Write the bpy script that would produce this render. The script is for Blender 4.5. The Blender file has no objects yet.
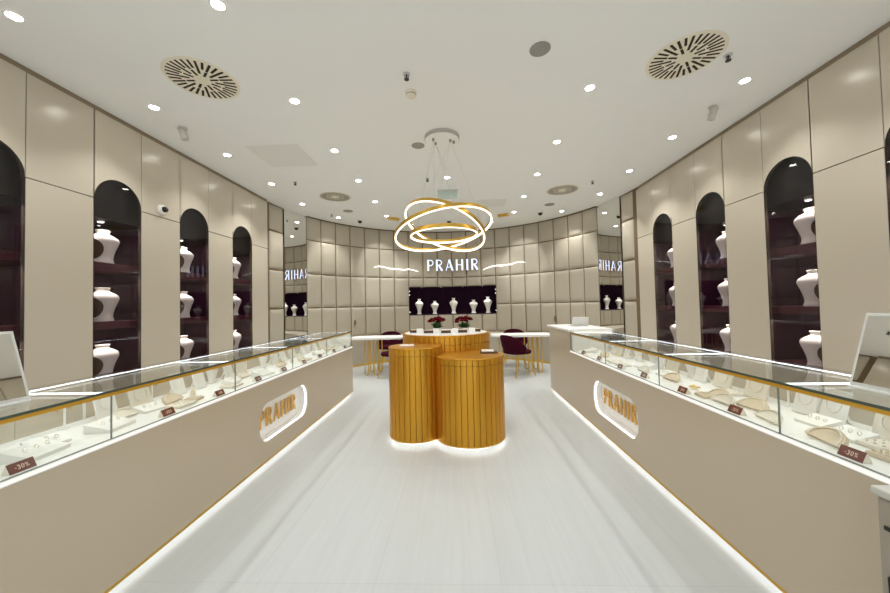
import bpy, bmesh, math, random
from mathutils import Matrix, Vector
PI = math.pi
rnd = random.Random(7)
SC = bpy.context.scene
COL = SC.collection
R = math.radians

# ------------------------------------------------------------------ materials
def s2l(c):
    return tuple(((v/255)/12.92 if v/255 <= .04045 else ((v/255+.055)/1.055)**2.4) for v in c)

def mat(name, rgb, rough=.5, metal=0., emit=None, estr=0., spec=.5, noise=0., nscale=(8, 8, 8), bump=0., coat=0.):
    m = bpy.data.materials.new(name); m.use_nodes = True
    nt = m.node_tree; b = nt.nodes['Principled BSDF']
    c = s2l(rgb) + (1,)
    b.inputs['Base Color'].default_value = c
    b.inputs['Roughness'].default_value = rough
    b.inputs['Metallic'].default_value = metal
    b.inputs['Specular IOR Level'].default_value = spec
    b.inputs['Coat Weight'].default_value = coat
    if emit:
        b.inputs['Emission Color'].default_value = s2l(emit) + (1,)
        b.inputs['Emission Strength'].default_value = estr
    if noise or bump:
        tc = nt.nodes.new('ShaderNodeTexCoord'); mp = nt.nodes.new('ShaderNodeMapping')
        mp.inputs['Scale'].default_value = nscale
        nz = nt.nodes.new('ShaderNodeTexNoise'); nz.inputs['Scale'].default_value = 1.; nz.inputs['Detail'].default_value = 5
        nt.links.new(tc.outputs['Object'], mp.inputs[0]); nt.links.new(mp.outputs[0], nz.inputs[0])
        if noise:
            mx = nt.nodes.new('ShaderNodeMix'); mx.data_type = 'RGBA'
            mx.inputs[6].default_value = tuple(v*(1-noise) for v in c[:3]) + (1,)
            mx.inputs[7].default_value = tuple(min(1, v*(1+noise)) for v in c[:3]) + (1,)
            nt.links.new(nz.outputs[0], mx.inputs[0]); nt.links.new(mx.outputs[2], b.inputs['Base Color'])
        if bump:
            bp = nt.nodes.new('ShaderNodeBump'); bp.inputs['Strength'].default_value = bump; bp.inputs['Distance'].default_value = .01
            nt.links.new(nz.outputs[0], bp.inputs['Height']); nt.links.new(bp.outputs[0], b.inputs['Normal'])
    return m

def glass_mat(name, tint=(.97, .985, .975), ior=1.45):
    m = bpy.data.materials.new(name); m.use_nodes = True
    nt = m.node_tree; nt.nodes.clear()
    out = nt.nodes.new('ShaderNodeOutputMaterial'); mx = nt.nodes.new('ShaderNodeMixShader')
    tr = nt.nodes.new('ShaderNodeBsdfTransparent'); gl = nt.nodes.new('ShaderNodeBsdfGlossy'); fr = nt.nodes.new('ShaderNodeFresnel')
    tr.inputs[0].default_value = tint + (1,); gl.inputs['Roughness'].default_value = .0; fr.inputs[0].default_value = ior
    ge = nt.nodes.new('ShaderNodeNewGeometry'); mp = nt.nodes.new('ShaderNodeMapRange')
    mp.inputs[3].default_value = ior; mp.inputs[4].default_value = 1/ior   # the same reflectance on both faces of a pane
    nt.links.new(ge.outputs['Backfacing'], mp.inputs[0]); nt.links.new(mp.outputs[0], fr.inputs[0])
    nt.links.new(fr.outputs[0], mx.inputs[0]); nt.links.new(tr.outputs[0], mx.inputs[1]); nt.links.new(gl.outputs[0], mx.inputs[2])
    nt.links.new(mx.outputs[0], out.inputs[0])
    return m

def emis(name, rgb, strength):
    m = bpy.data.materials.new(name); m.use_nodes = True
    nt = m.node_tree; nt.nodes.clear()
    out = nt.nodes.new('ShaderNodeOutputMaterial'); e = nt.nodes.new('ShaderNodeEmission')
    e.inputs[0].default_value = s2l(rgb) + (1,); e.inputs[1].default_value = strength
    nt.links.new(e.outputs[0], out.inputs[0])
    return m

def floor_mat():
    m = mat('floor_tile', (214, 215, 213), rough=.32)
    nt = m.node_tree; b = nt.nodes['Principled BSDF']
    tc = nt.nodes.new('ShaderNodeTexCoord')
    mp = nt.nodes.new('ShaderNodeMapping'); mp.inputs['Scale'].default_value = (34, 1.3, 1)
    nz = nt.nodes.new('ShaderNodeTexNoise'); nz.inputs['Scale'].default_value = 1.; nz.inputs['Detail'].default_value = 7; nz.inputs['Roughness'].default_value = .65; nz.inputs['Distortion'].default_value = .5
    nt.links.new(tc.outputs['Object'], mp.inputs[0]); nt.links.new(mp.outputs[0], nz.inputs[0])
    rp = nt.nodes.new('ShaderNodeValToRGB')
    rp.color_ramp.elements[0].position = .3; rp.color_ramp.elements[0].color = s2l((184, 187, 185)) + (1,)
    rp.color_ramp.elements[1].position = .7; rp.color_ramp.elements[1].color = s2l((191, 194, 192)) + (1,)
    nt.links.new(nz.outputs[0], rp.inputs[0])
    mp2 = nt.nodes.new('ShaderNodeMapping'); mp2.inputs['Rotation'].default_value = (0, 0, PI/2); mp2.inputs['Location'].default_value = (.45, .3, 0)
    bk = nt.nodes.new('ShaderNodeTexBrick')
    bk.inputs['Scale'].default_value = 1.; bk.inputs['Brick Width'].default_value = 1.2; bk.inputs['Row Height'].default_value = .6
    bk.inputs['Mortar Size'].default_value = .0025; bk.inputs['Mortar Smooth'].default_value = 0.; bk.offset = 0.
    bk.inputs['Color1'].default_value = (1, 1, 1, 1); bk.inputs['Color2'].default_value = (.975, .975, .97, 1); bk.inputs['Mortar'].default_value = (.9, .9, .89, 1)
    nt.links.new(tc.outputs['Object'], mp2.inputs[0]); nt.links.new(mp2.outputs[0], bk.inputs[0])
    mx = nt.nodes.new('ShaderNodeMix'); mx.data_type = 'RGBA'; mx.blend_type = 'MULTIPLY'; mx.inputs[0].default_value = 1.
    nt.links.new(rp.outputs[0], mx.inputs[6]); nt.links.new(bk.outputs[0], mx.inputs[7])
    nt.links.new(mx.outputs[2], b.inputs['Base Color'])
    return m

M = dict(
    floor=floor_mat(),
    ceiling=mat('ceiling_paint', (240, 240, 236), rough=.9, spec=.2),
    panel=mat('taupe_lacquer', (198, 188, 170), rough=.24, noise=.015, nscale=(2, 2, 2)),
    joint=mat('joint_shadow_gap', (70, 58, 46), rough=.9),
    bronze=mat('trim_reveal_shade', (140, 124, 100), rough=.45),  # wall taupe darkened, the reveal's shade is put into the colour
    counter=mat('counter_lacquer', (200, 186, 164), rough=.33, noise=.015, nscale=(2, 2, 2)),
    leather=mat('padded_leather', (180, 171, 153), rough=.42, noise=.03, nscale=(5, 5, 5), bump=.05),
    seam=mat('padding_seam', (112, 94, 70), rough=.8),
    white=mat('white_lacquer', (238, 236, 230), rough=.35),
    offwhite=mat('cream_velvet', (234, 231, 224), rough=.85),
    cream=mat('ivory_leatherette', (227, 219, 204), rough=.7),
    beige=mat('beige_suede', (214, 198, 172), rough=.85),
    bust=mat('bust_white', (240, 236, 226), rough=.4),
    bustin=mat('bust_inlay_brown', (96, 74, 56), rough=.6),
    gold=mat('gold_slats', (206, 150, 48), rough=.36, metal=.8, noise=.08, nscale=(30, 30, .6)),
    rail=mat('brass_rail', (220, 172, 62), rough=.35, metal=.4),
    brass=mat('polished_brass', (226, 186, 92), rough=.3, metal=1.),
    goldlet=mat('gold_letter', (228, 180, 92), rough=.35, metal=.6),
    purple=mat('aubergine_panel', (44, 14, 33), rough=.38, noise=.08, nscale=(3, 3, 3)),
    plum=mat('dark_plum', (40, 9, 36), rough=.75, spec=.15),
    darkbox=mat('dark_plum_header', (17, 12, 12), rough=.35),
    burg=mat('burgundy_shelf', (76, 22, 38), rough=.45),
    velvet=mat('wine_velvet', (58, 9, 28), rough=.95, spec=.12, noise=.15, nscale=(20, 20, 20)),
    glass=glass_mat('clear_glass'),
    aglass=glass_mat('tinted_alcove_glass', (.86, .84, .86), 1.34),
    gseam=mat('glass_seam', (128, 140, 134), rough=.2),
    gedge=mat('glass_edge', (74, 88, 78), rough=.2),
    mirror=mat('mirror_silver', (236, 236, 232), rough=.01, metal=1.),
    led=emis('led_white', (255, 249, 238), 6.), lededge=emis('led_edge', (255, 250, 242), .72), ledsoft=emis('led_soft', (246, 250, 255), 2.0), ledwave=emis('led_wave', (255, 250, 244), 2.2),
    ledcase=emis('led_case', (246, 250, 255), 5.),
    ledkick=emis('led_kick', (246, 250, 255), 2.6),
    ledring=emis('led_ring', (255, 238, 212), 2.0),
    signled=emis('sign_face', (212, 227, 255), 1.1),
    downlight=emis('downlight_diffuser', (255, 250, 240), 40.),
    tag=mat('tag_brown', (112, 52, 40), rough=.5),
    tagtext=mat('tag_print', (250, 226, 206), rough=.6),
    dark=mat('black_plastic', (24, 23, 22), rough=.4),
    grey=mat('grey_grille', (150, 147, 140), rough=.7),
    canopy=mat('canopy_paint', (184, 180, 172), rough=.6),
    camgrey=mat('camera_plastic', (196, 192, 183), rough=.5),
    hatch=mat('hatch_paint', (230, 229, 222), rough=.8),
    silver=mat('silver_plastic', (206, 206, 202), rough=.35),
    ventdark=mat('vent_slot', (50, 38, 24), rough=.9),
    ventplate=mat('vent_plate', (234, 226, 205), rough=.6),
    green=mat('leaf_green', (66, 100, 46), rough=.6, noise=.2, nscale=(30, 30, 30)),
    rose=mat('dark_red_petal', (84, 4, 14), rough=.9, spec=.1, noise=.2, nscale=(40, 40, 40)),
    pot=mat('white_ceramic', (238, 236, 230), rough=.3),
    traybr=mat('brown_tray', (84, 56, 44), rough=.6),
    exitg=mat('exit_panel_turquoise', (196, 212, 204), rough=.3),
    pearl=mat('silver_jewellery', (232, 224, 206), rough=.35, metal=1.),
    lid=mat('lid_plastic', (196, 196, 186), rough=.4),
    box=mat('grey_white_plastic', (158, 149, 134), rough=.4),
)

# ------------------------------------------------------------------ mesh builder
class MB:
    def __init__(s): s.v = []; s.f = []; s.m = []; s.s = []
    def add(s, vs, fs, mi=0, smooth=False, T=None):
        o = len(s.v)
        for p in vs:
            p = Vector(p)
            s.v.append(tuple(T @ p) if T is not None else tuple(p))
        for f in fs: s.f.append([o+i for i in f]); s.m.append(mi); s.s.append(smooth)
        return s
    def box(s, x0, x1, y0, y1, z0, z1, mi=0, bev=0, T=None, seg=2):
        x0, x1 = min(x0, x1), max(x0, x1); y0, y1 = min(y0, y1), max(y0, y1); z0, z1 = min(z0, z1), max(z0, z1)
        if bev:
            bm = bmesh.new(); bmesh.ops.create_cube(bm, size=1)
            for v in bm.verts: v.co = ((x0+x1)/2+v.co.x*(x1-x0), (y0+y1)/2+v.co.y*(y1-y0), (z0+z1)/2+v.co.z*(z1-z0))
            bmesh.ops.bevel(bm, geom=bm.edges[:], offset=bev, segments=seg, affect='EDGES', profile=.5)
            bm.verts.index_update()
            s.add([v.co[:] for v in bm.verts], [[v.index for v in f.verts] for f in bm.faces], mi, False, T); bm.free(); return s
        return s.add([(x0, y0, z0), (x1, y0, z0), (x1, y1, z0), (x0, y1, z0), (x0, y0, z1), (x1, y0, z1), (x1, y1, z1), (x0, y1, z1)],
                     [(0, 3, 2, 1), (4, 5, 6, 7), (0, 1, 5, 4), (1, 2, 6, 5), (2, 3, 7, 6), (3, 0, 4, 7)], mi, False, T)
    def prism(s, poly, a, b, f, mi=0, smooth=False):
        """poly: 2-D outline; f(u,v,d)->3-D; extruded d=a..b"""
        n = len(poly)
        A = [f(u, v, a) for u, v in poly]; B = [f(u, v, b) for u, v in poly]
        s.add(A+B, [[i, (i+1) % n, n+(i+1) % n, n+i] for i in range(n)], mi, smooth)
        s.add(A, [list(range(n))[::-1]], mi); s.add(B, [list(range(n))], mi)
        return s
    def lathe(s, prof, n=32, c=(0, 0, 0), sx=1, sy=1, mi=0, caps=True, smooth=True, T=None):
        vs = []; fs = []
        for r, z in prof:
            for i in range(n):
                a = 2*PI*i/n; vs.append((c[0]+r*sx*math.cos(a), c[1]+r*sy*math.sin(a), c[2]+z))
        for k in range(len(prof)-1):
            for i in range(n):
                j = (i+1) % n; fs.append((k*n+i, k*n+j, (k+1)*n+j, (k+1)*n+i))
        s.add(vs, fs, mi, smooth, T)
        if caps:
            if prof[0][0] > 1e-5: s.add(vs[:n], [list(range(n))[::-1]], mi, False, T)
            if prof[-1][0] > 1e-5: s.add(vs[-n:], [list(range(n))], mi, False, T)
        return s
    def cyl(s, c, r, z0, z1, n=32, mi=0, T=None): return s.lathe([(r, z0), (r, z1)], n, (c[0], c[1], 0), mi=mi, T=T)
    def tube(s, pts, r, n=8, mi=0, closed=False, rr=None, caps=True):
        pts = [Vector(p) for p in pts]; N = len(pts); rings = []; up = None
        for i, p in enumerate(pts):
            if closed: t = pts[(i+1) % N]-pts[i-1]
            else: t = pts[min(i+1, N-1)]-pts[max(i-1, 0)]
            t.normalize()
            if up is None: up = Vector((0, 0, 1)) if abs(t.z) < .9 else Vector((1, 0, 0))
            x = up-t*up.dot(t); x.normalize(); y = t.cross(x); up = x
            q = rr[i] if rr else r
            rings.append([p+x*math.cos(2*PI*k/n)*q+y*math.sin(2*PI*k/n)*q for k in range(n)])
        vs = [q for g in rings for q in g]; fs = []
        for i in range(N if closed else N-1):
            j = (i+1) % N
            for k in range(n): fs.append((i*n+k, i*n+(k+1) % n, j*n+(k+1) % n, j*n+k))
        s.add(vs, fs, mi, True)
        if not closed and caps:
            s.add(rings[0], [list(range(n))[::-1]], mi); s.add(rings[-1], [list(range(n))], mi)
        return s
    def grid(s, f, nu, nv, mi=0, smooth=True):
        vs = [f(i/nu, j/nv) for j in range(nv+1) for i in range(nu+1)]
        fs = [(j*(nu+1)+i, j*(nu+1)+i+1, (j+1)*(nu+1)+i+1, (j+1)*(nu+1)+i) for j in range(nv) for i in range(nu)]
        return s.add(vs, fs, mi, smooth)
    def mesh(s, name, mats, inv=None):
        me = bpy.data.meshes.new(name)
        me.from_pydata([tuple(inv @ Vector(p)) for p in s.v] if inv is not None else s.v, [], s.f)
        for m in mats: me.materials.append(M[m] if isinstance(m, str) else m)
        me.polygons.foreach_set('material_index', s.m); me.polygons.foreach_set('use_smooth', s.s)
        me.update()
        bm = bmesh.new(); bm.from_mesh(me); bmesh.ops.recalc_face_normals(bm, faces=bm.faces[:]); bm.to_mesh(me); bm.free()
        return me

MX = {}
def tag(o, label, cat, group=None):
    o['label'] = label; o['category'] = cat
    if group: o['group'] = group
    return o
def thing(name, label, cat, loc=(0, 0, 0), rz=0, group=None):
    o = bpy.data.objects.new(name, None); COL.objects.link(o)
    o.empty_display_size = .05
    o.location = loc; o.rotation_euler = (0, 0, rz)
    MX[o.name] = Matrix.Translation(loc) @ Matrix.Rotation(rz, 4, 'Z')
    return tag(o, label, cat, group)
def part(name, mb, mats, parent, local=False, label=None):
    """mesh child; mb is in world coordinates unless local"""
    mats = [mats] if isinstance(mats, str) else mats
    m4 = MX[parent.name]
    o = bpy.data.objects.new(name, mb.mesh(name, mats, None if local else m4.inverted())); COL.objects.link(o)
    o.parent = parent; MX[o.name] = m4
    if label: o['label'] = label
    return o
def solo(name, mb, mats, label, cat, group=None, loc=(0, 0, 0), rz=0, local=False):
    """a thing that is one mesh"""
    mats = [mats] if isinstance(mats, str) else mats
    m4 = Matrix.Translation(loc) @ Matrix.Rotation(rz, 4, 'Z')
    o = bpy.data.objects.new(name, mb.mesh(name, mats, None if local else m4.inverted())); COL.objects.link(o)
    o.location = loc; o.rotation_euler = (0, 0, rz); MX[o.name] = m4
    return tag(o, label, cat, group)
def struct(name, mb, mats):
    mats = [mats] if isinstance(mats, str) else mats
    o = bpy.data.objects.new(name, mb.mesh(name, mats)); COL.objects.link(o); o['kind'] = 'structure'
    return o
def dup(root, loc, rz, label, group=None, name=None):
    r = root.copy(); COL.objects.link(r); r.location = loc; r.rotation_euler = (0, 0, rz); r['label'] = label
    if group: r['group'] = group
    MX[r.name] = Matrix.Translation(loc) @ Matrix.Rotation(rz, 4, 'Z')
    for ch in list(root.children):
        c = ch.copy(); COL.objects.link(c); c.parent = r
        for g in list(ch.children):
            d = g.copy(); COL.objects.link(d); d.parent = c
    return r
ORD = ['first', 'second', 'third', 'fourth', 'fifth', 'sixth', 'seventh', 'eighth']

# ------------------------------------------------------------------ camera (recovered from the photograph)
cam = bpy.data.cameras.new('camera'); co = bpy.data.objects.new('camera', cam); COL.objects.link(co)
cam.sensor_width = 36; cam.lens = 341.4166/890*36; cam.clip_start = .02
rx, ux, fx = ((.99903936, .03775175, -.02225239), (.02321707, -.0253103, .99941), (-.03716626, .99896656, .02616247))
co.matrix_world = Matrix(((rx[0], ux[0], -fx[0], .125), (rx[1], ux[1], -fx[1], 0), (rx[2], ux[2], -fx[2], 1.32), (0, 0, 0, 1)))
SC.camera = co

# ------------------------------------------------------------------ room constants
CZ, W, YB = 3.34, 3.337, -1.3
CC = (-.03, 5.94); RW = 3.39
def pol(phi, r, z=0.): a = R(phi); return (CC[0]+r*math.sin(a), CC[1]+r*math.cos(a), z)

mb = MB(); mb.box(-4.2, 4.2, YB-.1, 10.1, -.1, 0); struct('floor', mb, 'floor')
mb = MB(); mb.box(-4.2, 4.2, YB-.1, 10.1, CZ, CZ+.1); struct('ceiling', mb, 'ceiling')
# open shopfront behind the viewer: piers and a lintel only
mb = MB(); mb.box(-4.2, -3.0, YB-.1, YB, 0, CZ); mb.box(3.0, 4.2, YB-.1, YB, 0, CZ); mb.box(-3.0, 3.0, YB-.1, YB, 2.95, CZ); struct('wall_front', mb, 'panel')

# side walls: lacquered panels with shadow gaps and arched openings
YE = 6.114
AR = .2445; JZ = 2.43; TZ = 3.295; ABOT = .42
def side_wall(name, sg, off):
    mb = MB(); g = .004
    X0, X1 = W, W+.022
    def P(y0, y1, z0, z1): mb.box(sg*X0, sg*X1, y0+g, y1-g, z0+g, z1-g, 0, bev=.002, seg=1)
    cs = [2.355, 3.3645, 4.3805, 5.3875]
    cs = [c+off for c in cs]
    edges = [YB]
    for y in (-.75, -.2, .32, .83, 1.34, 1.60): pass
    ys = [YB, -.42, .09, .60, 1.11, 1.60+off]
    for a, b in zip(ys[:-1], ys[1:]): P(a, b, 0, JZ); P(a, b, JZ, TZ)
    prev = 1.60+off
    for c in cs:
        a, b = c-AR, c+AR
        P(prev, a, 0, JZ); P(prev, a, JZ, TZ)
        # the panel over the arch
        n = 28; poly = [(c+AR*math.cos(PI-PI*i/n), JZ+AR*math.sin(PI-PI*i/n)) for i in range(n+1)]
        vs = []; top = []
        for i, (y, z) in enumerate(poly):
            yy = min(max(y, a+g), b-g); vs.append((yy, z)); top.append((yy, TZ-g))
        k = n+1
        for xx, fl in ((X0, 0), (X1, 1)):
            V = [(sg*xx, y, z) for y, z in vs+top]
            mb.add(V, [(i, i+1, k+i+1, k+i) for i in range(n)], 0)
        # arch reveal and the panel's own edges
        mb.add([(sg*X0, y, z) for y, z in vs]+[(sg*(X1+.010), y, z) for y, z in vs], [(i, i+1, k+i+1, k+i) for i in range(n)], 1, True)
        for yy in (a, b):
            mb.add([(sg*X0, yy, ABOT), (sg*(X1+.010), yy, ABOT), (sg*(X1+.010), yy, JZ), (sg*X0, yy, JZ)], [(0, 1, 2, 3)], 1)
        P(a, b, 0, ABOT)
        prev = b
    P(prev, YE+off, 0, JZ); P(prev, YE+off, JZ, TZ)
    mb.box(sg*X0, sg*(X1+.08), YE+off-.004, YE+off, 0, TZ, 1)
    # dark backing behind the joints
    for y in ys+[c+d for c in cs for d in (-AR, AR)]:
        lo = JZ if y > 1.7 else 0
        mb.box(sg*(X1-.006), sg*(X1+.004), y-.012, y+.012, lo, TZ, 1)
    yy = YB
    for c in cs:
        mb.box(sg*(X1-.006), sg*(X1+.004), yy, c-AR-.002, JZ-.012, JZ+.012, 1); yy = c+AR+.002
    mb.box(sg*(X1-.006), sg*(X1+.004), yy, YE+off, JZ-.012, JZ+.012, 1)
    struct(name, mb, ['panel', 'joint'])
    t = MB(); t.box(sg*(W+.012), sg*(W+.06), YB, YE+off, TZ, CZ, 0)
    struct('trim_1' if sg < 0 else 'trim_2', t, 'bronze')  # strip below the ceiling, shade painted into its colour
    return cs
AL = side_wall('wall_left', -1, 0.)
ARR = side_wall('wall_right', 1, .045)

# ------------------------------------------------------------------ necklace bust (one kind, used in alcoves and niche)
BPROF = [(.088, 0), (.091, .014), (.083, .038), (.080, .06), (.085, .10), (.100, .16), (.119, .215), (.131, .255), (.132, .275), (.122, .302), (.094, .326), (.066, .342), (.052, .355), (.050, .366), (.056, .380), (.062, .391), (.058, .395), (.0, .396)]
NPROF = [(.062, 0), (.064, .014), (.052, .034), (.046, .06), (.050, .10), (.066, .16), (.088, .21), (.106, .25), (.112, .272), (.102, .298), (.070, .322), (.044, .338), (.036, .352), (.036, .366), (.046, .382), (.050, .391), (.046, .395), (.0, .396)]
def bust_mesh(h=.36, w=1.05, prof=BPROF):
    k = h/.396; mb = MB()
    mb.lathe([(r*w, z*k) for r, z in prof], 28, sy=1., sx=.80, mi=0)
    return mb
def inlay_mesh(h=.36):
    """oval concave-looking brown inlay on the -y side of the bust"""
    k = h/.396
    def rad(z):
        for (r0, z0), (r1, z1) in zip(BPROF[:-1], BPROF[1:]):
            if z0 <= z <= z1: return r0+(r1-r0)*(z-z0)/(z1-z0+1e-9)
        return .05
    mb = MB(); vs = []; fs = []
    nr, na = 5, 24
    for j in range(nr+1):
        for i in range(na):
            a = 2*PI*i/na; q = j/nr
            ang = R(58)*q*math.cos(a); z = .165+.118*q*math.sin(a)
            rr = rad(z)*1.05+.002
            vs.append((rr*.80*math.sin(ang), -rr*math.cos(ang), z*k))
    for j in range(nr):
        for i in range(na):
            fs.append((j*na+i, j*na+(i+1) % na, (j+1)*na+(i+1) % na, (j+1)*na+i))
    mb.add(vs, fs, 0, True); return mb
def chain_mesh(h=.36):
    k = h/.396; mb = MB(); pts = []
    for i in range(25):
        a = -PI*.9+PI*1.8*i/24
        d = (math.cos(a)+1)/2
        z = .335-.085*d*d; r = .062+.062*d
        pts.append((r*.80*math.cos(a)+.002, r*1.02*math.sin(a), z*k+.004))
    mb.tube(pts, .0028, 6); return mb

# ------------------------------------------------------------------ arched alcoves
def alcove(sg, c, idx, side):
    lab = ['cut by the photo edge', 'first full arch', 'second full arch', 'last arch before the corner'][idx]
    name = 'arched_alcove'
    t = thing(name, f'tall arched burgundy display alcove in {side} wall, {lab} from the entrance' if idx in (1, 2) else f'tall arched burgundy display alcove in {side} wall, {lab}', 'alcove', (sg*(W+.3), c, ABOT), 0, f'arched alcoves in the {side} wall')
    x0, x1 = W+.03, W+.50; hw = .43
    b = MB()
    b.box(sg*x1, sg*(x1+.02), c-hw, c+hw, ABOT, 2.27, 0)
    b.box(sg*x0, sg*x1, c-hw-.02, c-hw, ABOT, 2.80, 0); b.box(sg*x0, sg*x1, c+hw, c+hw+.02, ABOT, 2.80, 0)
    for k in (-.14, .14): b.box(sg*(x1-.006), sg*x1, c+k-.003, c+k+.003, ABOT, 2.27, 1)
    for z in (1.45, 2.05): b.box(sg*(x1-.006), sg*x1, c-hw, c+hw, z-.003, z+.003, 1)
    part('lining', b, ['purple', 'darkbox'], t)
    b = MB(); b.box(sg*(x0+.05), sg*x1, c-hw, c+hw, 2.27, 2.80, 0); b.box(sg*x0, sg*x1, c-hw, c+hw, 2.78, 2.80, 0)
    part('header', b, 'darkbox', t, label='dark header board above the shelves')
    for z in (1.825, 1.235, .655):
        b = MB(); b.box(sg*(x0+.03), sg*x1, c-hw, c+hw, z-.075, z, 0, bev=.003, seg=1)
        s = part('shelf', b, 'burg', t)
        b = MB(); b.box(sg*(x0+.09), sg*(x0+.11), c-hw+.05, c+hw-.05, z-.081, z-.0755, 0)
    b = MB(); b.box(sg*x0, sg*x1, c-hw, c+hw, ABOT-.02, ABOT, 0); part('base', b, 'purple', t)
    # glass pane filling the arch
    n = 24; poly = [(c-AR, ABOT), (c+AR, ABOT)]+[(c+AR*math.cos(PI*i/n), JZ+AR*math.sin(PI*i/n)) for i in range(n+1)]
    b = MB(); b.prism(poly, 0, .006, lambda u, v, d: (sg*(W+.003+d), u, v), 0)
    part('glass_pane', b, 'aglass', t)
    # spotlights in the header, lighting the shelves
    s = MB(); s.lathe([(.03, 0), (.03, .012)], 16, (sg*(W+.2), c, 2.257), mi=0); s.lathe([(.022, 0), (.022, .002)], 16, (sg*(W+.2), c, 2.2545), mi=1)
    part('spotlight', s, ['white', 'led'], t)
    for z, pw in ((2.24, 2.0), (1.74, 2.0), (1.145, 2.0)):
        l = bpy.data.lights.new('alcove_light', 'AREA'); l.energy = pw; l.size = .05; l.size_y = .5; l.shape = 'RECTANGLE'; l.color = (1, .93, .84)
        o = bpy.data.objects.new('alcove_light', l); COL.objects.link(o); o.location = (sg*(W+.09), c, z); o.rotation_euler = (0, sg*R(-20), 0)
    # busts
    for q, z in enumerate((1.825, 1.235, .655) if idx else ()):      # the busts of the arch at the photo edge are out of view
        pos = ['top', 'middle', 'bottom'][q]
        wh = {0: 'arch cut by photo edge', 1: 'first full arch', 2: 'second full arch', 3: 'last arch'}[idx]
        bt = dup(BUST, (sg*(W+.175), c-(.05 if sg > 0 else 0), z+.0005), R(0), f'white necklace bust on the {pos} shelf of the {wh}, {side} wall', 'white busts in the arched alcoves')
protoB = thing('necklace_bust', 'prototype', 'bust')
part('body', bust_mesh(.345), 'bust', protoB, True)
part('inlay', inlay_mesh(.345), 'bustin', protoB, True, label='oval brown inlay in the side of the bust')
BUST = protoB
for i, c in enumerate(AL): alcove(-1, c, i, 'left')
for i, c in enumerate(ARR): alcove(1, c, i, 'right')

# ------------------------------------------------------------------ curved padded back wall
PH0, PH1, NC = -66.6, 67.1, 20
DP = (PH1-PH0)/NC
ZR = [.60, 1.33, 2.08, 2.825, CZ]
def pad(mb, p0, p1, z0, z1, bulge=.028, r=RW, gap=.35, mi=0):
    g = R(gap)*r
    wid = R(p1-p0)*r; hei = z1-z0
    us = [0, .02, .06, .14, .3, .5, .7, .86, .94, .98, 1]
    def prof(u, L):
        d = min(u, 1-u)*L
        return 1-max(0, 1-d/.05)**2.2
    vs = []; fs = []; n = len(us)
    for v in us:
        for u in us:
            ph = p0+(p1-p0)*u
            e0 = .009/wid; uu = e0+u*(1-2*e0); ph = p0+(p1-p0)*uu
            zz = z0+.008+(hei-.016)*v
            h = min(prof(u, wid), prof(v, hei))
            h = prof(u, wid)*prof(v, hei)
            vs.append(pol(ph, r-bulge*h-.002*math.sin(PI*u)*math.sin(PI*v), zz))
    for j in range(n-1):
        for i in range(n-1): fs.append((j*n+i, j*n+i+1, (j+1)*n+i+1, (j+1)*n+i))
    mb.add(vs, fs, mi, True)
wb = MB()
for k in range(NC):
    a, b = PH0+k*DP, PH0+(k+1)*DP
    if 7 <= k < 13: rows = [(.60, 1.09), (1.825, 2.08), (2.08, 2.825), (2.825, CZ)]
    else: rows = list(zip(ZR[:-1], ZR[1:]))
    for z0, z1 in rows: pad(wb, a, b, z0, z1)
    # backing
    for z0, z1 in ([(0, 1.09), (1.825, CZ)] if 7 <= k < 13 else [(0, CZ)]):
        wb.add([pol(a, RW+.001, z0), pol(b, RW+.001, z0), pol(b, RW+.001, z1), pol(a, RW+.001, z1)], [(0, 1, 2, 3)], 1)
for p0, p1 in ((-84.9, -77.5), (78.4, 84.9)):
    for z0, z1 in zip(ZR[:-1], ZR[1:]): pad(wb, p0, p1, z0, z1)
    pad(wb, p0, p1, 0, .6)
    wb.add([pol(p0-3, RW+.001, 0), pol(p1, RW+.001, 0), pol(p1, RW+.001, CZ), pol(p0-3, RW+.001, CZ)] if p0 < 0 else [pol(p0, RW+.001, 0), pol(p1+4, RW+.001, 0), pol(p1+4, RW+.001, CZ), pol(p0, RW+.001, CZ)], [(0, 1, 2, 3)], 1)
for p0, p1 in ((-78.5, PH0+1), (PH1-1, 79.4)):      # wall behind the mirror strips
    wb.add([pol(p0, RW+.06, 0), pol(p1, RW+.06, 0), pol(p1, RW+.06, CZ), pol(p0, RW+.06, CZ)], [(0, 1, 2, 3)], 1)
    for p in (p0, p1): wb.add([pol(p, RW, 0), pol(p, RW+.06, 0), pol(p, RW+.06, CZ), pol(p, RW, CZ)], [(0, 1, 2, 3)], 1)
# closing corners between the straight walls and the curve
for sg in (-1, 1):
    wb.box(sg*(W+.09), sg*(W+.11), 5.9, 6.5, 0, CZ, 1)
WBK = struct('wall_back', wb, ['leather', 'seam']); MX[WBK.name] = Matrix.Identity(4)
tb = MB()
for k in range(40):
    a, b = PH0+k*(PH1-PH0)/40, PH0+(k+1)*(PH1-PH0)/40
    tb.add([pol(a, RW-.03, CZ-.022), pol(b, RW-.03, CZ-.022), pol(b, RW-.03, CZ), pol(a, RW-.03, CZ), pol(a, RW, CZ-.022), pol(b, RW, CZ-.022)], [(0, 1, 2, 3), (4, 5, 1, 0)], 0)
struct('trim_3', tb, 'seam')

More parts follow.
